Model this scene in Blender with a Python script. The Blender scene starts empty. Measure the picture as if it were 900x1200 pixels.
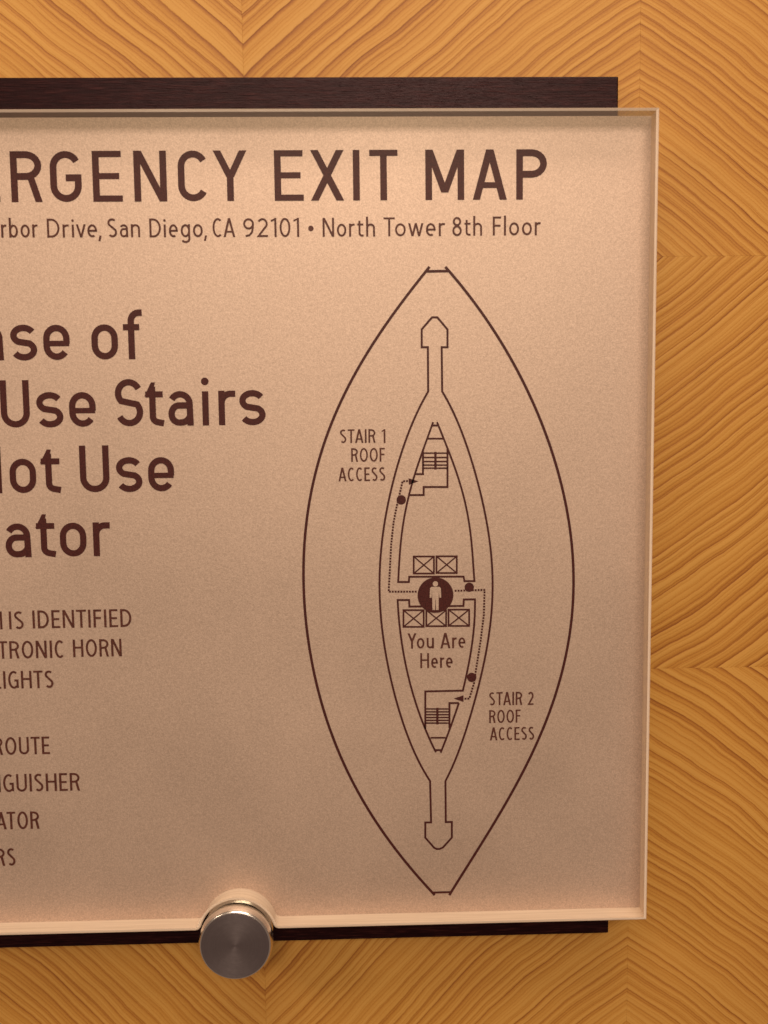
import bpy, bmesh, math, random
import numpy as np
from mathutils import Vector, Matrix

random.seed(7)
S = bpy.context.scene
COL = S.collection

# ------------------------------------------------------------------ camera
F = 1084.0                       # focal length in photo pixels (photo 900 x 1200)
d = np.array([130.0, 11700.0, F]); d /= np.linalg.norm(d)           # plumb line, in camera axes (right, down, forward)
r = np.array([43730.0, -606.0, F]); r -= d * r.dot(d); r /= np.linalg.norm(r)
WX, WZ = r, -d
WY = np.cross(WZ, WX)
M = np.array([WX, WY, WZ])       # world = M @ cam
GF = -0.0208                     # front plane of the glass (wall surface is y = 0, the viewer is at -y)
CAM = np.array([0.0, GF - 0.300, 1.50])

def P(px, py, y):
    """the point where the sight line of a photo pixel meets the plane at depth y"""
    v = M @ np.array([px - 450.0, py - 600.0, F])
    t = (y - CAM[1]) / v[1]
    q = CAM + v * t
    return float(q[0]), float(q[2])

cd = bpy.data.cameras.new('camera')
cam = bpy.data.objects.new('camera', cd); COL.objects.link(cam)
cd.sensor_fit = 'VERTICAL'; cd.sensor_height = 24.0; cd.sensor_width = 18.0
cd.lens = 24.0 * F / 1200.0
cd.clip_start = 0.01; cd.clip_end = 50.0
mr = M @ np.array([1, 0, 0.]); mu = M @ np.array([0, -1., 0]); mb = M @ np.array([0, 0, -1.])
mw = Matrix(((mr[0], mu[0], mb[0], CAM[0]), (mr[1], mu[1], mb[1], CAM[1]), (mr[2], mu[2], mb[2], CAM[2]), (0, 0, 0, 1)))
cam.matrix_world = mw
cd.dof.use_dof = True; cd.dof.focus_distance = 0.325; cd.dof.aperture_fstop = 9.0
S.camera = cam
S.render.filter_size = 1.9

# ------------------------------------------------------------------ world and lamps
W = bpy.data.worlds.new('World'); S.world = W; W.use_nodes = True
bg = W.node_tree.nodes['Background']
bg.inputs[0].default_value = (1.0, 0.68, 0.50, 1); bg.inputs[1].default_value = 0.18

def area(name, loc, target, sx, sy, power, color):
    l = bpy.data.lights.new(name, 'AREA'); l.shape = 'RECTANGLE'; l.size = sx; l.size_y = sy
    l.energy = power; l.color = color
    o = bpy.data.objects.new(name, l); COL.objects.link(o)
    o.location = loc
    o.rotation_euler = (Vector(target) - Vector(loc)).to_track_quat('-Z', 'Y').to_euler()
    return o
area('overhead_light', (0.06, -1.35, 2.06), (0.02, 0, 1.54), 0.85, 0.36, 12.0, (1.0, 0.785, 0.58))
area('overhead_light', (0.10, -0.55, 2.50), (0.0, -0.02, 1.5), 0.9, 0.30, 9.0, (1.0, 0.76, 0.54))  # steep fill, added to brighten the bottom glass edge
area('overhead_light', (-1.1, -0.9, 2.2), (0.0, 0, 1.5), 0.30, 0.30, 3.5, (1.0, 0.76, 0.54))  # left fill, added to brighten the right inner glass edge and cap rim
S.view_settings.view_transform = 'Standard'; S.view_settings.look = 'None'
S.view_settings.exposure = 0.0; S.view_settings.gamma = 1.0; S.view_settings.use_curve_mapping = False

# ------------------------------------------------------------------ node helpers
class NT:
    def __init__(s, name):
        s.m = bpy.data.materials.new(name); s.m.use_nodes = True
        s.t = s.m.node_tree; s.t.nodes.clear()
        s.out = s.t.nodes.new('ShaderNodeOutputMaterial')
    def n(s, kind, **kw):
        nd = s.t.nodes.new(kind)
        for k, v in kw.items(): setattr(nd, k, v)
        return nd
    def put(s, sock, v):
        if isinstance(v, bpy.types.NodeSocket): s.t.links.new(v, sock)
        elif v is not None: sock.default_value = v
    def math(s, op, a, b=None, c=None, clamp=False):
        nd = s.n('ShaderNodeMath', operation=op, use_clamp=clamp)
        for i, v in enumerate((a, b, c)):
            if v is not None: s.put(nd.inputs[i], v)
        return nd.outputs[0]
    def pos(s):
        g = s.n('ShaderNodeNewGeometry'); x = s.n('ShaderNodeSeparateXYZ'); s.put(x.inputs[0], g.outputs['Position'])
        return g.outputs['Position'], x.outputs[0], x.outputs[1], x.outputs[2]
    def xyz(s, a, b, c):
        nd = s.n('ShaderNodeCombineXYZ')
        for i, v in enumerate((a, b, c)): s.put(nd.inputs[i], v)
        return nd.outputs[0]
    def noise(s, vec, scale, detail=2.0, rough=0.5, dim='3D', w=None):
        nd = s.n('ShaderNodeTexNoise', noise_dimensions=dim)
        if dim != '1D' and vec is not None: s.put(nd.inputs['Vector'], vec)
        if w is not None: s.put(nd.inputs['W'], w)
        nd.inputs['Scale'].default_value = scale; nd.inputs['Detail'].default_value = detail
        nd.inputs['Roughness'].default_value = rough
        return nd.outputs[0]
    def ramp(s, f, stops, interp='LINEAR'):
        nd = s.n('ShaderNodeValToRGB'); cr = nd.color_ramp; cr.interpolation = interp
        while len(cr.elements) < len(stops): cr.elements.new(0.5)
        for e, (p, c) in zip(cr.elements, stops):
            e.position = p; e.color = c if len(c) == 4 else (*c, 1)
        s.put(nd.inputs[0], f); return nd.outputs[0]
    def mix(s, f, a, b, mode='MIX'):
        nd = s.n('ShaderNodeMix', data_type='RGBA', blend_type=mode)
        s.put(nd.inputs[0], f); s.put(nd.inputs[6], a); s.put(nd.inputs[7], b); return nd.outputs[2]
    def bump(s, h, strength, dist):
        nd = s.n('ShaderNodeBump'); nd.inputs['Strength'].default_value = strength
        nd.inputs['Distance'].default_value = dist; s.put(nd.inputs['Height'], h); return nd.outputs[0]
    def bsdf(s, **kw):
        nd = s.n('ShaderNodeBsdfPrincipled')
        for k, v in kw.items():
            s.put(nd.inputs[k.replace('_', ' ')], v)
        return nd
    def done(s, sock):
        s.t.links.new(sock, s.out.inputs[0]); return s.m

# ------------------------------------------------------------------ veneer grid measured from the photo's seams
v1 = [P(283, 50, 0)[0], P(313, 1190, 0)[0]]; v2 = [P(750.5, 60, 0)[0], P(735, 1140, 0)[0]]
h1 = [P(790, 301, 0)[1], P(885, 299, 0)[1]]; h2 = [P(770, 783, 0)[1], P(890, 782, 0)[1]]
VX0 = sum(v1) / 2; TX = sum(v2) / 2 - VX0
VZ0 = sum(h1) / 2; TZ = VZ0 - sum(h2) / 2

def mat_veneer():
    t = NT('flat sawn veneer')
    p, x, y, z = t.pos()
    fx = t.math('PINGPONG', t.math('SUBTRACT', x, VX0), TX)
    fz = t.math('PINGPONG', t.math('SUBTRACT', z, VZ0), TZ)
    # grain rises across each folded panel; slow bends of the rings
    v2d = t.xyz(fx, 0.37, fz)
    ti = t.math('FLOOR', t.math('DIVIDE', t.math('SUBTRACT', x, VX0), TX)); tj = t.math('FLOOR', t.math('DIVIDE', t.math('SUBTRACT', z, VZ0), TZ))
    tw = t.n('ShaderNodeTexWhiteNoise', noise_dimensions='2D'); t.put(tw.inputs['Vector'], t.xyz(ti, tj, 0.0)); trnd = tw.outputs['Value']
    vt = t.xyz(fx, t.math('MULTIPLY', trnd, 0.012), fz)
    n1 = t.math('MULTIPLY', t.math('SUBTRACT', t.noise(v2d, 8.0, 1.0), 0.5), 0.016)
    n2 = t.math('MULTIPLY', t.math('SUBTRACT', t.noise(vt, 34.0, 1.0), 0.5), 0.0042)
    n3 = t.math('MULTIPLY', t.math('SUBTRACT', t.noise(p, 240.0, 2.0), 0.5), 0.0006)
    u = t.math('SUBTRACT', t.math('MULTIPLY', fz, 0.74), t.math('MULTIPLY', fx, t.math('SUBTRACT', 0.82, t.math('MULTIPLY', fz, 0.22 / TZ))))
    u = t.math('ADD', u, t.math('MULTIPLY', trnd, 0.0012))
    v = t.math('ADD', t.math('MULTIPLY', fz, 0.65), t.math('MULTIPLY', fx, 0.76))
    u = t.math('ADD', t.math('ADD', u, n1), t.math('ADD', n2, n3))
    # uneven ring widths
    w = t.math('ADD', t.math('MULTIPLY', u, 1 / 0.0040),
               t.math('MULTIPLY', t.noise(None, 75.0, 1.5, dim='1D', w=u), 2.7))
    fr = t.math('FRACT', w); idn = t.math('FLOOR', w)
    wn = t.n('ShaderNodeTexWhiteNoise', noise_dimensions='1D'); t.put(wn.inputs['W'], idn)
    rnd = wn.outputs['Value']
    saw = t.ramp(fr, [(0.0, (.25,)*3), (0.05, (.06,)*3), (0.30, (.0,)*3), (0.55, (.32,)*3), (0.88, (.62,)*3), (0.955, (.86,)*3), (1.0, (.60,)*3)], 'LINEAR')
    # a finer secondary set of rings
    w2 = t.math('ADD', t.math('MULTIPLY', u, 1 / 0.0017), t.math('MULTIPLY', t.noise(None, 160.0, 1.0, dim='1D', w=u), 3.0))
    saw2 = t.math('POWER', t.math('FRACT', w2), 3.0)
    amp = t.math('ADD', 0.44, t.math('MULTIPLY', rnd, 0.52))
    # slow fading of each ring along its length
    fade = t.math('ADD', 0.62, t.math('MULTIPLY', t.noise(t.xyz(t.math('MULTIPLY', u, 160.0), t.math('MULTIPLY', v, 22.0), 0.0), 1.0, 2.0), 0.76))
    k = t.math('MULTIPLY', t.math('MULTIPLY', saw, amp), fade)
    k = t.math('ADD', k, t.math('MULTIPLY', t.math('MULTIPLY', saw2, 0.34), fade))
    wn2 = t.n('ShaderNodeTexWhiteNoise', noise_dimensions='1D'); t.put(wn2.inputs['W'], t.math('ADD', idn, 37.3))
    k = t.math('ADD', k, t.math('MULTIPLY', t.math('SUBTRACT', wn2.outputs['Value'], 0.4), 0.16))
    k = t.math('ADD', k, t.math('MULTIPLY', t.math('SUBTRACT', trnd, 0.5), 0.10))
    fib = t.noise(t.xyz(t.math('MULTIPLY', u, 2600.0), t.math('MULTIPLY', v, 150.0), 0.0), 1.0, 2.0)
    k = t.math('ADD', k, t.math('MULTIPLY', t.math('SUBTRACT', fib, 0.5), 0.22))
    spk = t.noise(p, 1700.0, 2.0, 0.6)
    k = t.math('ADD', k, t.math('MULTIPLY', t.math('SUBTRACT', spk, 0.5), 0.30))
    col = t.ramp(k, [(0.0, (.580, .318, .076)), (0.32, (.490, .238, .044)), (0.66, (.340, .134, .021)), (1.0, (.180, .050, .008))])
    blot = t.noise(p, 22.0, 2.0)
    col = t.mix(t.math('MULTIPLY', blot, 0.30), col, (.46, .20, .05, 1))
    b = t.bsdf(Base_Color=col, Roughness=0.5, Normal=t.bump(t.math('MULTIPLY', k, -1.0), 0.30, 0.0004))
    b.inputs['Specular IOR Level'].default_value = 0.30
    return t.done(b.outputs[0])

def mat_board():
    t = NT('dark stained wenge')
    p, x, y, z = t.pos()
    st = t.noise(t.xyz(t.math('MULTIPLY', x, 140.0), t.math('MULTIPLY', y, 900.0), t.math('MULTIPLY', z, 2600.0)), 1.0, 3.0, 0.6)
    st2 = t.noise(t.xyz(t.math('MULTIPLY', x, 18.0), y, t.math('MULTIPLY', z, 420.0)), 1.0, 2.0, 0.6)
    col = t.ramp(st, [(0.3, (.0050, .0010, .0014)), (0.55, (.015, .0030, .0036)), (0.75, (.042, .0110, .0105))])
    rough = t.math('ADD', 0.22, t.math('MULTIPLY', st2, 0.20))
    b = t.bsdf(Base_Color=col, Roughness=rough, Normal=t.bump(st, 0.9, 0.00014))
    b.inputs['Specular IOR Level'].default_value = 0.14; b.inputs['Specular Tint'].default_value = (1.0, .74, .82, 1)
    return t.done(b.outputs[0])

def paint_nodes(t):
    p, x, y, z = t.pos()
    flake = t.noise(p, 2700.0, 2.0, 0.7)
    mid = t.noise(p, 1000.0, 2.0, 0.55)
    blot = t.noise(p, 26.0, 2.0, 0.5)
    f = t.math('ADD', t.math('MULTIPLY', flake, 0.65), t.math('ADD', t.math('MULTIPLY', mid, 0.20), t.math('MULTIPLY', blot, 0.15)))
    col = t.ramp(f, [(0.30, (.43, .330, .280)), (0.5, (.580, .450, .388)), (0.70, (.73, .578, .505))])
    nrm = t.bump(t.math('ADD', t.math('MULTIPLY', flake, 0.6), mid), 0.30, 0.00012)
    b = t.bsdf(Base_Color=col, Metallic=0.62, Roughness=t.math('ADD', 0.50, t.math('MULTIPLY', blot, 0.16)), Normal=nrm)
    return b
def mat_paint():
    t = NT('champagne metallic paint'); return t.done(paint_nodes(t).outputs[0])

def mat_ink():
    t = NT('dark maroon ink')
    p, x, y, z = t.pos()
    f = t.noise(p, 1800.0, 2.0, 0.6)
    col = t.ramp(f, [(0.3, (.036, .0058, .0068)), (0.7, (.080, .017, .016))])
    b = t.bsdf(Base_Color=col, Roughness=0.6); b.inputs['Specular IOR Level'].default_value = 0.2
    return t.done(b.outputs[0])
def mat_ink_small():
    t = NT('fine print maroon ink')
    p, x, y, z = t.pos()
    f = t.noise(p, 1500.0, 2.0, 0.6)
    col = t.ramp(f, [(0.3, (.055, .014, .012)), (0.7, (.12, .040, .030))])
    b = t.bsdf(Base_Color=col, Roughness=0.6); b.inputs['Specular IOR Level'].default_value = 0.2
    return t.done(b.outputs[0])

def mat_glass():
    t = NT('satin clear glass')
    p, x, y, z = t.pos()
    tr = t.n('ShaderNodeBsdfTransparent'); tr.inputs[0].default_value = (0.985, 0.985, 0.965, 1)
    gl = t.n('ShaderNodeBsdfGlossy'); gl.inputs['Roughness'].default_value = 0.38
    t.put(gl.inputs['Normal'], t.bump(t.noise(p, 1300.0, 2.0, 0.6), 0.15, 0.00008))
    fz = t.n('ShaderNodeFresnel'); gg = t.n('ShaderNodeNewGeometry')
    t.put(fz.inputs[0], t.math('SUBTRACT', 1.45, t.math('MULTIPLY', gg.outputs['Backfacing'], 1.45 - 1 / 1.45)))
    mx = t.n('ShaderNodeMixShader'); t.put(mx.inputs[0], t.math('MULTIPLY', fz.outputs[0], 0.25)); t.put(mx.inputs[1], tr.outputs[0]); t.put(mx.inputs[2], gl.outputs[0])
    return t.done(mx.outputs[0])

def mat_edge(name='frosted glass edge', clear=0.20, k=1.0):
    t = NT(name)
    p, x, y, z = t.pos()
    yy = t.math('MULTIPLY', t.math('SUBTRACT', y, GF), 1 / 0.0087)
    st = t.noise(t.xyz(t.math('MULTIPLY', x, 30.0), t.math('MULTIPLY', y, 1400.0), t.math('MULTIPLY', z, 30.0)), 1.0, 2.0)
    col = t.ramp(st, [(0.3, (.80 * k, .66 * k, .55 * k)), (0.7, (.93 * k, .79 * k, .68 * k))])
    df = t.n('ShaderNodeBsdfDiffuse'); t.put(df.inputs[0], col)
    tl = t.n('ShaderNodeBsdfTranslucent'); t.put(tl.inputs[0], col)
    m1 = t.n('ShaderNodeMixShader'); m1.inputs[0].default_value = 0.05
    t.put(m1.inputs[1], df.outputs[0]); t.put(m1.inputs[2], tl.outputs[0])
    tr = t.n('ShaderNodeBsdfTransparent'); tr.inputs[0].default_value = (.93, .95, .84, 1)
    m2 = t.n('ShaderNodeMixShader'); m2.inputs[0].default_value = clear
    t.put(m2.inputs[1], m1.outputs[0]); t.put(m2.inputs[2], tr.outputs[0])
    gl = t.n('ShaderNodeBsdfGlossy'); gl.inputs['Roughness'].default_value = 0.25
    m3 = t.n('ShaderNodeMixShader'); m3.inputs[0].default_value = 0.04
    t.put(m3.inputs[1], m2.outputs[0]); t.put(m3.inputs[2], gl.outputs[0])
    return t.done(m3.outputs[0])

def mat_metal(name, base, rough, brushed=True):
    t = NT(name)
    p, x, y, z = t.pos()
    st = t.noise(t.xyz(t.math('MULTIPLY', x, 260.0), t.math('MULTIPLY', y, 200.0), t.math('MULTIPLY', z, 2600.0)), 1.0, 3.0, 0.6)
    col = t.mix(t.math('MULTIPLY', st, 0.5 if brushed else 0.1), (*base, 1), tuple(c * 0.6 for c in base) + (1,))
    b = t.bsdf(Base_Color=col, Metallic=1.0, Roughness=t.math('ADD', rough, t.math('MULTIPLY', st, 0.12)),
               Normal=t.bump(st, 0.25 if brushed else 0.05, 0.00005))
    return t.done(b.outputs[0])
def mat_plain(name, c, rough=0.6):
    t = NT(name); p, x, y, z = t.pos()
    col = t.mix(t.noise(p, 300.0), (*c, 1), tuple(v * 0.7 for v in c) + (1,))
    return t.done(t.bsdf(Base_Color=col, Roughness=rough).outputs[0])

MV, MBD, MP, MI, MIS = mat_veneer(), mat_board(), mat_paint(), mat_ink(), mat_ink_small()
MG, ME, MET = mat_glass(), mat_edge(), mat_edge('clearer shade-toned top glass edge', 0.44, 0.58)  # top edge: shade put into darker colour, clearer so it barely shadows the sheet
def mat_turned():
    t = NT('turned steel face')
    tc = t.n('ShaderNodeTexCoord'); sp = t.n('ShaderNodeSeparateXYZ'); t.put(sp.inputs[0], tc.outputs['Object'])
    rad = t.math('SQRT', t.math('ADD', t.math('POWER', sp.outputs[0], 2.0), t.math('POWER', sp.outputs[2], 2.0)))
    ring = t.noise(None, 3800.0, 2.0, 0.7, dim='1D', w=rad)
    spk = t.noise(tc.outputs['Object'], 900.0, 2.0, 0.6)
    tg = t.n('ShaderNodeTangent'); tg.direction_type = 'RADIAL'; tg.axis = 'Y'
    col = t.mix(ring, (.42, .37, .39, 1), (.25, .22, .235, 1))
    b = t.bsdf(Base_Color=col, Metallic=1.0, Roughness=t.math('ADD', 0.33, t.math('MULTIPLY', spk, 0.12)), Anisotropic=0.42, Anisotropic_Rotation=0.25, Tangent=tg.outputs[0])
    return t.done(b.outputs[0])
MFACE = mat_turned()
MRIM = mat_metal('polished steel', (.86, .82, .78), 0.17, False)
MSUB = mat_plain('wall substrate', (.18, .11, .06))

# ------------------------------------------------------------------ object helpers
def mesh_obj(name, verts, faces, mats, parent=None, smooth=False, mat_idx=None):
    me = bpy.data.meshes.new(name); me.from_pydata(verts, [], faces)
    for m in (mats if isinstance(mats, (list, tuple)) else [mats]): me.materials.append(m)
    if mat_idx: 
        for pl, i in zip(me.polygons, mat_idx): pl.material_index = i
    if smooth:
        for pl in me.polygons: pl.use_smooth = True
    me.update()
    o = bpy.data.objects.new(name, me); COL.objects.link(o)
    if parent: o.parent = parent
    return o

def bevel_box_mesh(name, sx, sy, sz, bev, seg=2):
    """box, x/z centred, y from 0 (back) to -sy (front)"""
    bm = bmesh.new(); bmesh.ops.create_cube(bm, size=1.0)
    for v in bm.verts: v.co = Vector((v.co.x * sx, v.co.y * sy - sy / 2, v.co.z * sz))
    bmesh.ops.bevel(bm, geom=bm.edges[:], offset=bev, segments=seg, affect='EDGES', profile=0.6)
    bmesh.ops.recalc_face_normals(bm, faces=bm.faces)
    me = bpy.data.meshes.new(name); bm.to_mesh(me); bm.free(); return me

# ------------------------------------------------------------------ the wall: slab + square veneer panels
NX0, NX1, NZ0, NZ1 = -6, 7, -6, 6
cx = VX0 + (NX0 + NX1) / 2 * TX; cz = VZ0 + (NZ0 + NZ1) / 2 * TZ
wm = bevel_box_mesh('wall', (NX1 - NX0) * TX, 0.08, (NZ1 - NZ0) * TZ, 0.001, 1)
wall = bpy.data.objects.new('wall', wm); COL.objects.link(wall); wm.materials.append(MSUB)
wall.location = (cx, 0.082, cz)
wall['kind'] = 'structure'
pm = bevel_box_mesh('veneer_panel', TX - 0.00002, 0.0018, TZ - 0.00002, 0.00003, 1); pm.materials.append(MV)
for j in range(NZ0, NZ1):
    for i in range(NX0, NX1):
        o = bpy.data.objects.new('veneer_panel', pm); COL.objects.link(o); o.parent = wall
        o.location = (VX0 + (i + .5) * TX - cx, 0.0018 - 0.082, VZ0 + (j + .5) * TZ - cz)

# ------------------------------------------------------------------ the sign
YB = -0.0060                      # front of the dark backing board
YG = -0.0121                      # back of the glass = front of the painted sheet
YP = YG - 0.00005                 # print plane
FACE_Y = -0.0262
sx, sz = P(275.5, 1108.5, FACE_Y)  # axis of the steel standoff
GR = (P(773.5, 126, GF)[0] + P(758.5, 1078, GF)[0]) / 2
GL = 2 * sx - GR
GT = (P(773, 125, GF)[1] + P(5, 127, GF)[1]) / 2
GB = (P(757, 1079, GF)[1] + P(5, 1097, GF)[1]) / 2
BR = (P(725, 90, YB)[0] + P(713, 1093, YB)[0]) / 2
BL = 2 * sx - BR
BT = (P(725, 87.5, YB)[1] + P(5, 92.5, YB)[1]) / 2
BB = (P(713, 1094, YB)[1] + P(5, 1110.5, YB)[1]) / 2
print('glass', GL, GR, GT, GB, 'tile', TX, TZ, 'v', v1, v2, 'h', h1, h2)
print('chk', P(773.5, 126, GF)[0], P(758.5, 1078, GF)[0], P(773, 125, GF)[1], P(5, 127, GF)[1], P(757, 1079, GF)[1], P(5, 1097, GF)[1])
print('chkb', P(725, 90, YB)[0], P(713, 1093, YB)[0], P(725, 87.5, YB)[1], P(5, 92.5, YB)[1], P(713, 1094, YB)[1], P(5, 1110.5, YB)[1])

sign = bpy.data.objects.new('exit_map_sign', None); COL.objects.link(sign)
OX, OZ = (GL + GR) / 2, GB
sign.location = (OX, 0, OZ); sign.empty_display_size = 0.02
sign['label'] = 'frosted champagne emergency exit map plaque held over a dark wood board on the veneered wall'
sign['category'] = 'wall sign'
def L(x, y, z): return (x - OX, y, z - OZ)

# backing board
bm_ = bevel_box_mesh('backing_board', BR - BL, -YB - 0.0001, BT - BB, 0.0005, 2); bm_.materials.append(MBD)
bo = bpy.data.objects.new('backing_board', bm_); COL.objects.link(bo); bo.parent = sign
bo.location = L((BL + BR) / 2, -0.0001, (BT + BB) / 2)

# outline of the glass, with the notch round the standoff
NR = 0.0127; FI = 0.0022
def outline(ins):
    pts = [(GL + ins, GT - ins), (GL + ins, GB + ins)]
    # fillet left of notch, notch arc, fillet right
    nr = NR + ins; fr_ = max(FI - ins, 0.0005)
    zb = GB + ins
    fz_ = zb + fr_
    dx = math.sqrt(max((nr + fr_) ** 2 - (fz_ - sz) ** 2, 1e-9))
    for side in (-1, 1):
        fxc = sx + side * dx
        ang = math.atan2(sz - fz_, sx - fxc)         # from fillet centre to axis
        if side < 0:
            a0, a1 = -math.pi / 2, ang
            if a1 < a0: a1 += 2 * math.pi
            seq = [(fxc + fr_ * math.cos(a0 + (a1 - a0) * k / 8), fz_ + fr_ * math.sin(a0 + (a1 - a0) * k / 8)) for k in range(9)]
            pts += seq
            b0 = math.atan2(seq[-1][1] - sz, seq[-1][0] - sx)
        else:
            a0, a1 = ang, -math.pi / 2
            if a0 < 0: a0 += 2 * math.pi
            a1 += 2 * math.pi
            seq = [(fxc + fr_ * math.cos(a0 + (a1 - a0) * k / 8), fz_ + fr_ * math.sin(a0 + (a1 - a0) * k / 8)) for k in range(9)]
            b1 = math.atan2(seq[0][1] - sz, seq[0][0] - sx)
            pts += [(sx + nr * math.cos(b0 + (b1 - b0) * k / 40), sz + nr * math.sin(b0 + (b1 - b0) * k / 40)) for k in range(1, 40)]
            pts += seq
    pts += [(GR - ins, GB + ins), (GR - ins, GT - ins)]
    return pts
def prism(name, loops, mats, idx, parent, cap_front=True, cap_back=False):
    """loops: list of (inset, y), front first"""
    V = []; Fc = []; mi = []
    n = len(outline(0))
    for ins, y in loops: V += [L(x, y, z) for x, z in outline(ins)]
    for k in range(len(loops) - 1):
        for i in range(n):
            j = (i + 1) % n
            Fc.append((k * n + i, (k + 1) * n + i, (k + 1) * n + j, k * n + j)); mi.append(idx)
    if cap_front: Fc.append(tuple(range(n))); mi.append(0)
    if cap_back: Fc.append(tuple(reversed(range((len(loops) - 1) * n, len(loops) * n)))); mi.append(0)
    o = mesh_obj(name, V, Fc, mats, parent, mat_idx=mi)
    b = bmesh.new(); b.from_mesh(o.data); bmesh.ops.recalc_face_normals(b, faces=b.faces)
    b.to_mesh(o.data); b.free(); return o
glass = prism('glass_panel', [(0.0012, GF), (0.0005, GF + 0.00018), (0.0001, GF + 0.0006), (0.0, GF + 0.0010), (0.0, YG)], [MG, ME, MET], 1, sign)
for pl in glass.data.polygons:
    if pl.material_index == 1 and pl.normal.z > 0.6 or (pl.material_index == 1 and pl.center.z > GT - OZ - 0.001 and abs(pl.normal.x) < 0.5): pl.material_index = 2
sheet = prism('painted_sheet', [(0.0, YG + 0.00002), (0.0, YG + 0.0008)], [MP], 0, sign, True, True)

# ------------------------------------------------------------------ standoff
def lathe(name, prof, mats, mi, parent, loc, n=96):
    V = []; Fc = []; idx = []
    for rr, yy in prof:
        for k in range(n):
            a = 2 * math.pi * k / n; V.append((rr * math.cos(a), yy, rr * math.sin(a)))
    for q in range(len(prof) - 1):
        for k in range(n):
            j = (k + 1) % n
            Fc.append((q * n + k, q * n + j, (q + 1) * n + j, (q + 1) * n + k)); idx.append(mi[q])
    Fc.append(tuple(range(n))); idx.append(mi[0])
    o = mesh_obj(name, V, Fc, mats, parent, True, idx)
    b = bmesh.new(); b.from_mesh(o.data); bmesh.ops.recalc_face_normals(b, faces=b.faces); b.to_mesh(o.data); b.free()
    o.location = loc
    for e in o.data.polygons:
        if len(e.vertices) > 4: e.use_smooth = False
    return o
so = lathe('standoff', [(0.0115, -0.0195), (0.0115, -0.0062)], [MRIM], [0], sign, L(sx, 0, sz))
Rf = 0.01150; Rc = 0.01240
cap = lathe('cap', [(Rf, FACE_Y), (Rf + 0.0002, FACE_Y + 0.0001), (Rf + 0.00055, FACE_Y + 0.0006), (Rc - 0.0001, FACE_Y + 0.0015), (Rc, FACE_Y + 0.0020),
                    (Rc, FACE_Y + 0.0042), (Rc - 0.0003, FACE_Y + 0.0046), (0.0115, FACE_Y + 0.0047)],
            [MRIM], [0]*7, so, (0, 0, 0))
face = lathe('cap_face', [(Rf - 0.0002, FACE_Y - 0.00004), (Rf - 0.0001, FACE_Y + 0.0001)], [MFACE], [0], so, (0, 0, 0))

# ------------------------------------------------------------------ print: ribbons
class Ink:
    def __init__(s): s.V = []; s.F = []; s.z = 0
    def layer(s): s.z += 1; return YP - 0.000006 * (s.z % 12)
    def poly(s, pts, y=None):
        y = s.layer() if y is None else y
        b = len(s.V); s.V += [L(x, y, z) for x, z in pts]; s.F.append(tuple(range(b, b + len(pts))))
    def line(s, pts, w, closed=False):
        y = s.layer(); pts = [np.array(p, float) for p in pts]
        n = len(pts); Lf = []; Rt = []
        for i in range(n):
            a = pts[(i - 1) % n] if (closed or i > 0) else None
            c = pts[(i + 1) % n] if (closed or i < n - 1) else None
            d1 = (pts[i] - a) / max(np.linalg.norm(pts[i] - a), 1e-12) if a is not None else None
            d2 = (c - pts[i]) / max(np.linalg.norm(c - pts[i]), 1e-12) if c is not None else None
            if d1 is None: d1 = d2
            if d2 is None: d2 = d1
            n1 = np.array([-d1[1], d1[0]]); n2 = np.array([-d2[1], d2[0]])
            m = n1 + n2; m /= max(np.linalg.norm(m), 1e-9)
            k = w / 2 / max(m.dot(n1), 0.35)
            Lf.append(pts[i] + m * k); Rt.append(pts[i] - m * k)
        b = len(s.V)
        for p in Lf: s.V.append(L(p[0], y, p[1]))
        for p in Rt: s.V.append(L(p[0], y, p[1]))
        for i in range(n if closed else n - 1):
            j = (i + 1) % n; s.F.append((b + i, b + n + i, b + n + j, b + j))
    def disc(s, c, rad, n=32):
        s.poly([(c[0] + rad * math.cos(2 * math.pi * k / n), c[1] + rad * math.sin(2 * math.pi * k / n)) for k in range(n)])
    def make(s, name, mat, label=None, parent=None):
        # all ink faces towards the viewer (-y)
        Fs = []
        for f in s.F:
            a = 0.0
            for i in range(len(f)):
                p, q = s.V[f[i]], s.V[f[(i + 1) % len(f)]]; a += p[0] * q[2] - q[0] * p[2]
            Fs.append(f if a > 0 else tuple(reversed(f)))
        o = mesh_obj(name, s.V, Fs, mat, parent or sheet)
        if label: o['label'] = label
        return o

def arc(cx, cy, rx, ry, a0, a1, n=10):
    return [(cx + rx * math.cos(math.radians(a0 + (a1 - a0) * k / n)), cy + ry * math.sin(math.radians(a0 + (a1 - a0) * k / n))) for k in range(n + 1)]

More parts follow.
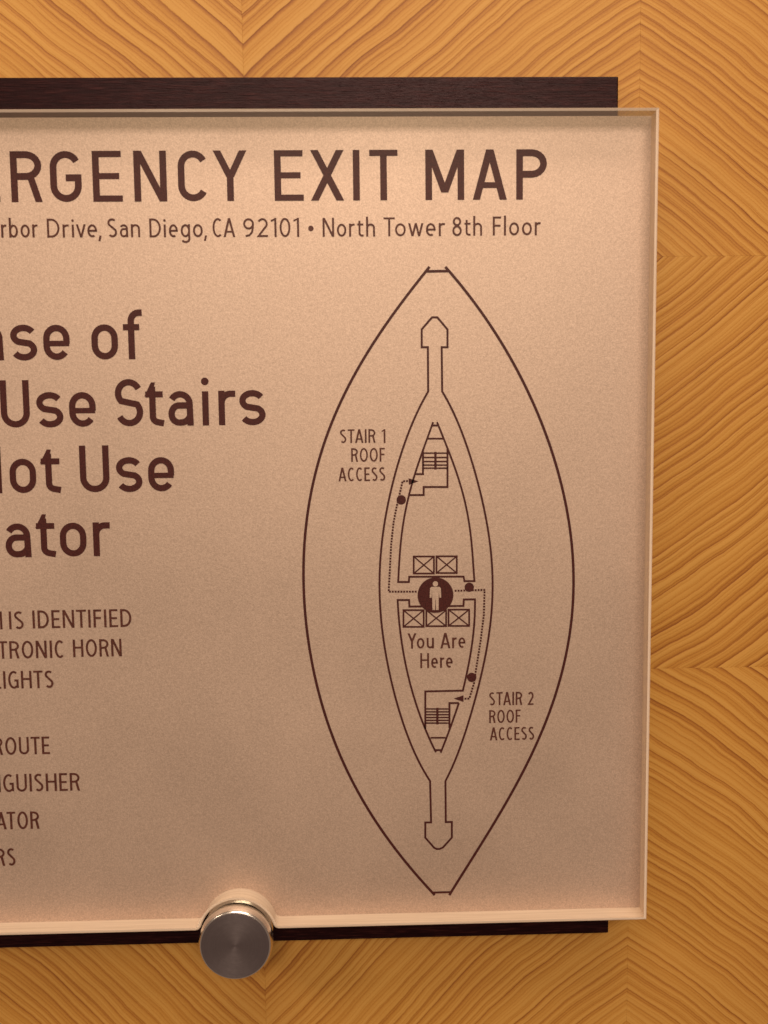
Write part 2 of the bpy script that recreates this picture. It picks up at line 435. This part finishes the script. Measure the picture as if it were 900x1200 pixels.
# --- rounded grotesque capitals and lower case; cap height 1; strokes as centrelines
def glyph(ch, W_, s, X=0.735, humanist=False):
    h = s / 2; w = W_; o = []
    ln = lambda *p, closed=False: o.append(('l', list(p), closed))
    bar = lambda x0, y0, x1, y1: o.append(('q', [(x0, y0), (x1, y0), (x1, y1), (x0, y1)]))
    dg = lambda x0, y0, x1, y1, wx: o.append(('q', [(x0, y0), (x0 + wx, y0), (x1 + wx, y1), (x1, y1)]))
    if humanist:                                          # the narrow humanist face of the small print
        rx = w / 2 - h; xr = X / 2 - h
        if ch == 'D': bar(0, 0, s, 1); ln((h, 1 - h), (w * .35, 1 - h), *arc(w * .35, .5, w * .65 - h, .5 - h, 84, -84, 16), (w * .35, h), (h, h)); return o
        if ch == 'F': bar(0, 0, s, 1); bar(s * .9, 1 - s * .9, w, 1); bar(s * .9, .47, w * .93, .47 + s * .88); return o
        if ch == 'H': bar(0, 0, s, 1); bar(w - s, 0, w, 1); bar(s * .9, .48, w - s * .9, .48 + s * .88); return o
        if ch == 'L': bar(0, 0, s, 1); bar(s * .9, 0, w, s * .9); return o
        if ch in 'O0': ln(*arc(w / 2, .5, rx, .51 - h, 0, 360, 36)[:-1], closed=True); return o
        if ch == 'C': ln(*arc(w * .56, .5, w * .56 - h, .51 - h, 52, 308, 26)); return o
        if ch == 'G': ln(*arc(w * .54, .5, w * .54 - h, .51 - h, 55, 300, 26), (w - h, .10), (w - h, .46), (w * .6, .46)); return o
        if ch == '1': bar(w - s, 0, w, 1); o.append(('q', [(0, .80), (.0, .90), (w - h, 1.0), (w - h, .90)])); return o
        if ch == '2': ln(*arc(w / 2, 1 - h - .25, rx, .25, 150, -25, 14), (w * .62, .42), (h + .01, h), (w, h)); return o
        if ch == '9': ln(*arc(w / 2, .70, rx, .30 - h, 0, 360, 24)[:-1], closed=True); ln((w - h, .70), (w - h - .01, .52), (w * .80, .26), (w * .55, .10), (w * .2, h)); return o
        if ch == '8': ln(*arc(w / 2, .755, rx * .86, .245 - h, 0, 360, 24)[:-1], closed=True); ln(*arc(w / 2, .275, rx, .285 - h, 0, 360, 24)[:-1], closed=True); return o
        if ch in 'oe' or ch in 'bg':
            if ch == 'e': ln((h * 1.6, .345), (w - h, .345), *arc(w / 2, X / 2, rx, xr, 2, 300, 28)); return o
            ln(*arc(w / 2, X / 2, rx, xr, 0, 360, 30)[:-1], closed=True)
            if ch == 'b': bar(0, 0, s, 1.05)
            if ch == 'g': ln((w - h, X), (w - h, -.10), *arc(w / 2, -.10, rx, .15, -10, -150, 10))
            return o
        if ch == 'l': bar(0, 0, s, 1.05); return o
        if ch in 'nh':
            bar(0, 0, s, X if ch == 'n' else 1.05); ln((h, X * .62), *arc(w / 2, X - h - .17, rx, .17, 150, 5, 10), (w - h, 0)); return o
        if ch == 'u': bar(w - s, 0, w, X); ln((h, X), *arc(w / 2, h + .17, rx, .17, 180, 330, 10), (w - h, X * .4)); return o
        if ch == 'w':
            for q in (0, 1):
                a0 = q * (w - s) / 2; dg(a0 + (w - s) / 4, 0, a0, X, s); dg(a0 + (w - s) / 4, 0, a0 + (w - s) / 2, X, s)
            return o
        if ch == 't':
            c = w * .36; ln((c, X + .15), (c, h + .12), *arc(c + .13, h + .12, .13, .12, 190, 262, 6), (w, h * 1.1)); bar(0, X - s * .9, w, X); return o
        if ch == ',': dg(-.03, -.20, .04, .09, s); return o
        if ch == '\u2022': o.append(('d', (w / 2, .42), w / 2)); return o
        if ch == 'S':
            tp = arc(w / 2, .765, rx, .235 - h, 42, 215, 16); bt = arc(w / 2, .265, rx, .265 - h, 40, -140, 16); ln(*(tp + bt)); return o
    if ch == 'E':
        bar(0, 0, s, 1); bar(s * .9, 1 - s * .9, w, 1); bar(s * .9, .445, w * .92, .445 + s * .88); bar(s * .9, 0, w * 1.02, s * .9)
    elif ch == 'R':
        bar(0, 0, s, 1)
        rr = .245; ry = (1 - h - .505) / 2; cy = .505 + ry
        ln((h, 1 - h), (w - h - rr, 1 - h), *arc(w - h - rr, cy, rr, ry, 85, -85), (w - h - rr, .505), (h, .505))
        dg(w - s * 1.05, 0, w * .52, .50, s * 1.05)
    elif ch == 'P':
        bar(0, 0, s, 1)
        rr = .245; ry = (1 - h - .505) / 2; cy = .505 + ry
        ln((h, 1 - h), (w - h - rr, 1 - h), *arc(w - h - rr, cy, rr, ry, 85, -85), (w - h - rr, .505), (h, .505))
    elif ch in 'GC':
        rx = w / 2 - h; ry = rx * 1.02
        top = arc(w / 2, 1 - h - ry, rx, ry, 28, 180, 14); bot = arc(w / 2, h + ry, rx, ry, 180, 360 if ch == 'G' else 332, 16)
        pts = top + bot
        if ch == 'G': pts += [(w - h, .475), (w * .5, .475)]
        ln(*pts)
    elif ch == 'N':
        bar(0, 0, s, 1); bar(w - s, 0, w, 1); dg(w - s * 1.12, 0, 0.005, 1, s * 1.12)
    elif ch == 'Y':
        dg(w / 2 - s * .55, .47, 0, 1, s * 1.12); dg(w / 2 - s * .55, .47, w - s * 1.12, 1, s * 1.12); bar(w / 2 - h, 0, w / 2 + h, .52)
    elif ch == 'X':
        dg(0, 0, w - s * 1.15, 1, s * 1.15); dg(w - s * 1.15, 0, 0, 1, s * 1.15)
    elif ch == 'I': bar(0, 0, s, 1)
    elif ch == 'T': bar(0, 1 - s * .88, w, 1); bar(w / 2 - h, 0, w / 2 + h, 1 - s * .8)
    elif ch == 'M':
        bar(0, 0, s, 1); bar(w - s, 0, w, 1); dg(w / 2 - s * .55, .15, 0.005, 1, s * 1.08); dg(w / 2 - s * .55, .15, w - s * 1.08 - .005, 1, s * 1.08)
    elif ch == 'A':
        dg(0, 0, w / 2 - s * .56, 1, s * 1.08); dg(w - s * 1.08, 0, w / 2 - s * .52, 1, s * 1.08); bar(w * .22, .235, w * .78, .235 + s * .85)
    elif ch == 'U':
        rx = w / 2 - h
        ln((h, 1), *arc(w / 2, h + rx, rx, rx, 180, 360, 16), (w - h, 1))
    elif ch == 'l': ln((h, 1.02), *arc(h + .09, h + .09, .09, .09, 180, 270, 5), (w, h))
    elif ch == 'i':
        bar(0, 0, s, X - .01); o.append(('d', (h, X + .20), s * .60))
    elif ch == 'o':
        rx = w / 2 - h; ry = rx * 1.06
        ln(*(arc(w / 2, X - h - ry, rx, ry, 0, 180, 14) + arc(w / 2, h + ry, rx, ry, 180, 360, 14)), closed=True)
    elif ch == 'e':
        rx = w / 2 - h; ry = rx * 1.06
        bar(h, .285, w - h * .2, .40); ln((w - h, .34), *arc(w / 2, X - h - ry, rx, ry, 0, 180, 14), *arc(w / 2, h + ry, rx, ry, 180, 325, 14))
    elif ch == 's':
        rx = w / 2 - h; ry = (X - s) / 4 + .0
        tp = arc(w / 2, X - h - ry, rx, ry * 1.05, 28, 236, 16)
        bt = arc(w / 2, h + ry, rx, ry * 1.05, 56, -152, 16)
        ln(*(tp + bt))
    elif ch == 'S':
        rx = w / 2 - h; ry = (1 - s) / 4 + .02
        tp = arc(w / 2, 1 - h - ry, rx, ry, 25, 222, 16)
        bt = arc(w / 2, h + ry, rx, ry, 42, -155, 16)
        ln(*(tp + bt))
    elif ch == 'a':
        rx = w / 2 - h
        ln(*arc(w / 2 - .01, X - h - rx, rx, rx, 152, 5, 12), (w - h, 0))
        ln((w - h, .43), (w * .45, .43), *arc(w * .42, (.43 + h) / 2, w * .42 - h, (.43 - h) / 2, 95, 265, 10), (w * .45, h), *arc(w * .5, h + .2, w / 2 - h, .2, 280, 345, 6))
    elif ch == 't':
        c = w * .42
        ln((c, X + .10), (c, h + .13), *arc(c + .13, h + .13, .13, .12, 190, 262, 6), (w, h * .8))
        bar(0.02, X - s * .95, w * .98, X); o.append(('q', [(0.0, X - s * .80), (c, X - s * .5), (c + h, X + .19), (c - h * .3, X + .19)]))
    elif ch == 'f':
        c = w * .42
        ln((c, 0), (c, .80), *arc(c + .17, .80, .17, 1.04 - h - .80, 175, 95, 6), (w, 1.04 - h))
        bar(0, X - s * .95, w * .85, X)
    elif ch == 'r':
        bar(0, 0, s, X)
        ln((h, .47), *arc(h + .19, .47, .19, X - h - .47, 165, 95, 6), (w, X - h))
    elif ch == 'v':
        dg(w / 2 - s * .5, 0, 0, X, s); dg(w / 2 - s * .5, 0, w - s, X, s)
    return o

def set_line(name, items, base, cap_h, stroke, mat, label=None):
    """items: (char, left pixel, right pixel); base: pixel on the baseline; cap_h in metres"""
    ink = Ink(); bz = P(*base, YP)[1]
    for ch, a, b in items:
        x0 = P(a, base[1] - 25, YP)[0]; x1 = P(b, base[1] - 25, YP)[0]
        for g in glyph(ch, (x1 - x0) / cap_h, stroke):
            if g[0] == 'l': ink.line([(x0 + p[0] * cap_h, bz + p[1] * cap_h) for p in g[1]], stroke * cap_h, g[2])
            elif g[0] == 'q': ink.poly([(x0 + p[0] * cap_h, bz + p[1] * cap_h) for p in g[1]])
            else: ink.disc((x0 + g[1][0] * cap_h, bz + g[1][1] * cap_h), g[2] * cap_h)
    return ink.make(name, mat, label)

CT = P(330, 176, YP)[1] - P(330, 235.3, YP)[1]
set_line('lettering', [('E', -143, -108), ('M', -97, -49), ('E', -37, -1.5), ('R', 12.5, 49), ('G', 58.7, 95.5), ('E', 108.5, 142.5), ('N', 157, 195.3), ('C', 208.5, 244), ('Y', 250, 289.5),
                       ('E', 321.5, 355), ('X', 364, 403), ('I', 413.7, 422), ('T', 433, 466), ('M', 498.5, 544), ('A', 554, 594), ('P', 605, 640.8)],
         (330, 235.3), CT, 0.136, MI, 'large capitals reading EMERGENCY EXIT MAP')
CB = P(150, 445, YP)[1] - P(150, 500.3, YP)[1]
set_line('lettering', [('C', -70, -36), ('a', -27, 3.5), ('s', 12, 43), ('e', 50.5, 81.5), ('o', 107, 138), ('f', 144.5, 167)], (90, 421.5), CB, 0.135, MI, 'large line reading Case of')
set_line('lettering', [('U', 0.5, 34.5), ('s', 42.5, 73.7), ('e', 80.8, 112), ('S', 135, 167.5), ('t', 169.5, 191.5), ('a', 197, 226.5), ('i', 237, 245.5), ('r', 256, 276), ('s', 280.5, 311)],
         (150, 499.5), CB, 0.135, MI, 'large line reading Use Stairs')
set_line('lettering', [('N', -33, 1.5), ('o', 11, 42), ('t', 47, 70.5), ('U', 93.5, 128), ('s', 136, 166.5), ('e', 173.5, 204)], (100, 576.8), CB, 0.135, MI, 'large line reading Not Use')
set_line('lettering', [('E', -143, -114), ('l', -106, -94), ('e', -88, -57), ('v', -52, -20 + 0), ('a', 7 - 1, 36), ('t', 41.5, 64.5), ('o', 70, 101), ('r', 109, 129)][0:0] +
         [('E', -121, -90), ('l', -82, -70), ('e', -64, -33), ('v', -28, 2 - 6), ('a', 6, 36), ('t', 41.5, 64.5), ('o', 70, 101), ('r', 109, 129)],
         (60, 652.5), CB, 0.135, MI, 'large line reading Elevator')

PX = 0.000300
def pp(l): return [P(a, b, YP) for a, b in l]
# --- small humanist lettering
PX = 0.000300
def pp(l): return [P(a, b, YP) for a, b in l]
WID = dict(A=.62, C=.50, D=.56, E=.42, F=.40, G=.56, H=.57, L=.40, M=.74, N=.58, O=.62, R=.52, S=.46, T=.50, U=.55, V=.60, X=.54, Y=.56,
           a=.41, b=.46, e=.44, g=.46, h=.45, n=.45, o=.48, r=.28, t=.31, u=.45, v=.44, w=.68)
WID.update({'0': .47, '1': .24, '2': .46, '8': .48, '9': .47, ',': .10, '\u2022': .26})
TIGHT = {('T', 'o'): -.10, ('Y', 'o'): -.09, ('T', 'A'): -.07, ('C', 'A'): -.04, ('r', 'e'): -.03, ('r', 'o'): -.03, ('A', 'T'): -.08, ('w', 'e'): -.03, ('o', 'w'): -.03, ('i', 'v'): -.03, ('v', 'e'): -.04}
def word_layout(w, s):
    x = 0.0; out = []
    for i, ch in enumerate(w):
        wd = WID.get(ch, s)
        if i: x += .135 + TIGHT.get((w[i - 1], ch), 0.0) - (.03 if ch in 'TAYVv' or w[i - 1] in 'TAYVv' else 0) + (.03 if ch in 'IilHN' and w[i - 1] in 'IilHN' else 0)
        if ch == ',': x -= .07
        out.append((ch, x, wd)); x += wd
    return out, x
def words(items, cap_px, st=0.115, mat=None, label=None):
    """items: (full word, visible tail, left px of tail, right px, baseline px y)"""
    ink = Ink()
    for full, tail, a, b, by in items:
        mx = (a + b) / 2
        bz = P(mx, by, YP)[1]; ch_ = P(mx, by - cap_px, YP)[1] - bz
        x0 = P(a, by - cap_px / 2, YP)[0]; x1 = P(b, by - cap_px / 2, YP)[0]
        k = (x1 - x0) / word_layout(tail, st)[1]
        lay, tot = word_layout(full, st)
        for c, gx, wd in lay:
            X0 = x1 - (tot - gx) * k
            wcap = wd * k / ch_
            if c in 'Iil': wcap = st
            for g in glyph(c, wcap, st, 0.69, True):
                q = lambda p: (X0 + p[0] * ch_, bz + p[1] * ch_)
                if g[0] == 'l': ink.line([q(p) for p in g[1]], st * ch_ * .94, g[2])
                elif g[0] == 'q': ink.poly([q(p) for p in g[1]])
                else: ink.disc(q(g[1]), g[2] * ch_, 16)
    return ink.make('lettering', mat or MIS, label)
w1 = lambda t, a, b, y: (t, t, a, b, y)
words([('Harbor', 'bor', 10.5, 44, 278.3), w1('Drive,', 55, 118, 278.2), w1('San', 126, 164, 278), w1('Diego,', 175, 241.5, 278), w1('CA', 249, 275.5, 277.8), w1('92101', 285, 350.5, 277.7),
       w1('•', 361, 367.5, 277), w1('North', 378, 439.5, 277.3), w1('Tower', 449.5, 521.5, 276.8), w1('8th', 530, 565, 276.3), w1('Floor', 577.5, 633.5, 275.8)], 22.2, 0.112,
      label='address line reading Harbor Drive, San Diego, CA 92101, North Tower 8th Floor')
words([w1('STAIR', 398.5, 440, 519), w1('1', 447.3, 451.6, 519)], 16, 0.125, label='map caption reading STAIR 1')
words([w1('ROOF', 411.5, 451, 541)], 16, 0.125, label='map caption reading ROOF above ACCESS, left of the map centre')
words([w1('ACCESS', 396.5, 451.5, 563.7)], 16, 0.125, label='map caption reading ACCESS, left of the map centre')
words([w1('STAIR', 573.3, 612, 826.3), w1('2', 618.5, 625.3, 826)], 15.4, 0.125, label='map caption reading STAIR 2')
words([w1('ROOF', 573.3, 610, 847)], 15.2, 0.125, label='map caption reading ROOF under STAIR 2')
words([w1('ACCESS', 574, 626, 867.2)], 15.2, 0.125, label='map caption reading ACCESS under STAIR 2')
words([w1('You', 477.5, 508.5, 760), w1('Are', 516, 545.5, 759.5)], 18, 0.125, label='map caption reading You Are')
words([w1('Here', 492.5, 530.5, 782.7)], 17.5, 0.125, label='map caption reading Here')
words([w1('ALARM', -58, 2.5, 738), w1('IS', 10.5, 27.5, 737.3), w1('IDENTIFIED', 38, 154, 735.5)], 21, 0.125, label='line reading ALARM IS IDENTIFIED')
words([('ELECTRONIC', 'RONIC', 11, 75, 771.3), w1('HORN', 85.5, 142.5, 769.5)], 20.5, 0.125, label='line reading ELECTRONIC HORN')
words([('LIGHTS', 'GHTS', 9.5, 62.5, 806.5)], 20.5, 0.125, label='line reading LIGHTS')
words([('ROUTE', 'OUTE', 6, 58, 884)], 20.5, 0.125, label='legend line reading ROUTE')
words([('EXTINGUISHER', 'GUISHER', 3.5, 93.5, 927.3)], 20.8, 0.125, label='legend line reading EXTINGUISHER')
words([('ELEVATOR', 'TOR', 8, 46, 971.5)], 20.5, 0.125, label='legend line reading ELEVATOR')
words([('STAIRS', 'RS', -5, 18, 1014.5)], 20.5, 0.125, label='legend line reading STAIRS')

# --- the floor plan
def curve(l, n=60, deg=4, z0=None, z1=None):
    q = np.array(pp(l)); z = q[:, 1]; zc = z.mean(); sc = (z.max() - z.min()) / 2
    wt = np.ones(len(z)); wt[0] = wt[-1] = 12.0
    c = np.polyfit((z - zc) / sc, q[:, 0], deg, w=wt)
    a = z[0]; b = z[-1]
    zz = np.linspace(a, b, n)
    return [(float(np.polyval(c, (k - zc) / sc)), float(k)) for k in zz]
ink = Ink()
outL = [(503.4, 312.6), (495.6, 323.3), (478.4, 345), (456.7, 374.5), (425.8, 420.6), (398.3, 471.1), (378.9, 521.7), (365.3, 576.2), (358.3, 630.6), (356, 685), (359.4, 746), (373, 812), (398.3, 882), (429.5, 944.5), (468.4, 1002.8), (509.5, 1049)]
outR = [(521.8, 312.6), (534.5, 325.3), (557.8, 356.4), (588.9, 405), (616.2, 455.6), (639.5, 506), (658.9, 568.4), (668.6, 630.6), (671.4, 690), (666.7, 754), (651, 812), (624.5, 882), (592.8, 940.6), (557.8, 999), (526.5, 1049)]
ink.line(curve(outL, 90, 6), 3.0 * PX); ink.line(curve(outR, 90, 6), 3.0 * PX)
ink.line(pp([(499.5, 318), (526, 317.6)]), 2.9 * PX); ink.line(pp([(506.5, 1046), (529, 1045.4)]), 2.4 * PX)
ink.make('building_outline', MI)
ink = Ink()
cl = curve([(501.8, 458.7), (483.9, 494.5), (468.4, 537.3), (456.7, 580), (448.9, 626.7), (445, 673.4), (444.5, 690), (448.9, 746), (456.7, 789), (472.2, 847.3), (487.8, 886), (504, 915.3)], 80, 6)
cr_ = curve([(518.2, 458.7), (534.5, 490.6), (552, 537.3), (565.6, 587.8), (573.4, 634.5), (577, 673.4), (577.8, 690), (573.4, 738.3), (565.6, 785), (552, 835.6), (538.4, 878.4), (522, 915.3)], 80, 6)
top = pp([(501.8, 457.7), (501.4, 406.9), (494.2, 406.9), (494.2, 386), (506.3, 371.9), (512.5, 371.9), (524.4, 386), (524.4, 406.9), (517.6, 406.9), (518.1, 457.7)])
bot = pp([(522.2, 915.1), (522.4, 963.4), (529.5, 963.2), (529.5, 981.6), (519, 993.2), (515, 994.9), (512, 994.9), (508.8, 993.5), (498.4, 981.6), (498.4, 963.8), (505.2, 963.8), (503.9, 915.1)])
ink.line(top[1:-1] + cr_ + bot[1:-1] + cl[::-1], 2.3 * PX, True)
ink.make('corridor_outline', MI)
ink = Ink()
LW = 2.2 * PX
ink.line(curve([(507.6, 494.6), (500.8, 514), (495.2, 529.5), (485.7, 555.6), (479.5, 580), (473.4, 610.3), (469.5, 635), (466.6, 682)], 40, 4) + pp([(479.2, 682), (479.5, 675.9), (543.3, 675.7), (544.3, 681), (556, 681)]) +
         curve([(556, 681), (552.2, 632), (550.5, 618.8), (543.3, 582), (535.8, 555.6), (524.4, 526.3), (520.3, 514), (512.2, 494.6)], 40, 4)[1:], LW)
ink.line(pp([(506.6, 498.6), (513.6, 498.6)]), LW)
ink.line(pp([(501, 514), (520.2, 514)]), 2 * PX)
ink.line(pp([(495.7, 527), (495.7, 555.6), (485.7, 555.6)]), LW)
ink.line(pp([(524.4, 525.3), (524.4, 570.7), (496.5, 570.7), (496.5, 580.1), (479.5, 580.1)]), LW)
ink.line(curve([(510.8, 881.5), (498, 853), (483.8, 813.4), (474.5, 773), (468.9, 740), (466, 703.1)], 30, 4) + pp([(479.4, 703.1), (479.8, 710.8), (543.1, 710), (543.5, 702.5), (556.6, 702.3)]) +
         curve([(556.6, 702.3), (554.2, 746.3), (550.7, 771), (546.3, 792), (542.4, 809.3)], 24, 3)[1:] + pp([(498.4, 810.2), (498.4, 854)]), LW)
ink.line(pp([(526.7, 853), (526.7, 823.8), (537.7, 823.8)]), LW)
ink.line(curve([(537.7, 823.8), (528.2, 851.2), (516.4, 882)], 10, 2), LW)
ink.line(pp([(504.5, 864.5), (522, 864.5)]), 2 * PX)
ink.line(pp([(510.5, 879), (517.5, 879)]), LW)
ink.make('core_outline', MI)
for (x0, x1, ys, xr, ya, yb) in ((495.7, 524.4, (531, 536.1, 540.8, 545, 548.6), 510.3, 529.5, 550.2), (498.4, 526.7, (830.8, 834.2, 837.5, 840.8, 844.1, 847.3), 512.5, 829.4, 848.8)):
    ink = Ink()
    for y in ys: ink.line(pp([(x0, y), (x1, y)]), 1.7 * PX)
    ink.line(pp([(xr, ya), (xr, yb)]), 2.6 * PX)
    ink.make('stair_symbol', MI)
for (a, b, c, e) in ((484.8, 652.1, 508.5, 672.1), (511.5, 651.9, 535.3, 671.5), (472.8, 715, 496.5, 734.6), (499.6, 715, 522.8, 733.8), (525.6, 714.4, 549.8, 733.5)):
    ink = Ink()
    ink.line(pp([(a, b), (c, b), (c, e), (a, e)]), 2.0 * PX, True)
    ink.line(pp([(a, b), (c, e)]), 1.5 * PX); ink.line(pp([(c, b), (a, e)]), 1.5 * PX)
    ink.make('elevator_symbol', MI)
# dotted escape route
def dots(path, step=3.35):
    ink = Ink()
    pts = []; acc = 0.0
    for (a, b) in zip(path[:-1], path[1:]):
        Ls = math.hypot(b[0] - a[0], b[1] - a[1]); q = acc
        while q < Ls:
            pts.append((a[0] + (b[0] - a[0]) * q / Ls, a[1] + (b[1] - a[1]) * q / Ls)); q += step
        acc = q - Ls
    for p in pts:
        c = P(*p, YP); ink.poly([(c[0] + sx_ * 1.1 * PX, c[1] + sz_ * 1.1 * PX) for sx_, sz_ in ((-1, -1), (1, -1), (1, 1), (-1, 1))])
    return ink.make('escape_route_line', MI)
dots([(477, 563.7), (471.8, 564), (468.7, 577.3), (464.9, 593.3), (461.2, 612.2), (458.4, 638), (455.5, 693.3), (490, 693.3)])
dots([(534, 692.3), (567.9, 691.2), (567, 720.7), (563.2, 750.9), (557.5, 786.8), (555.6, 800.2), (550, 818.7), (545.2, 818.7)])
for t in ([(478.7, 560.4), (490.6, 564), (479.1, 568.2)], [(543.2, 814.8), (543.2, 822.6), (531.6, 818.7)]):
    ink = Ink(); ink.poly(pp(t)); ink.make('arrow_symbol', MI)
for (x, y, r_) in ((470.2, 585.8, 5.3), (549.9, 688.2, 5.3), (552.8, 793.8, 5.4)):
    ink = Ink(); ink.disc(P(x, y, YP), r_ * PX); ink.make('round_map_symbol', MI)
ink = Ink(); ink.z = 11; c = P(510.3, 697.4, YP)
n = 64; rad = 20.2 * PX
ink.poly([(c[0] + rad * math.cos(2 * math.pi * k / n), c[1] + rad * math.sin(2 * math.pi * k / n)) for k in range(n)], YP - 0.0001)
loc_o = ink.make('location_marker', MI, 'dark disc with a standing figure, You Are Here')
ink = Ink(); y = YP - 0.00013
hc = P(510.2, 684.1, YP)
ink.poly([(hc[0] + 3.0 * PX * math.cos(2 * math.pi * k / 24), hc[1] + 3.0 * PX * math.sin(2 * math.pi * k / 24)) for k in range(24)], y)
ink.poly(pp([(505.6, 687.6), (515.0, 687.6), (516.6, 689.4), (517, 700.3), (515, 700.3), (514.2, 692), (513.9, 714.8), (510.9, 714.8), (510.5, 702.5), (510.1, 702.5), (509.8, 714.8), (506.8, 714.8), (506.3, 692), (505.7, 700.3), (503.6, 700.3), (503.9, 689.4)]), y)
fig = ink.make('figure_symbol', MP, None)
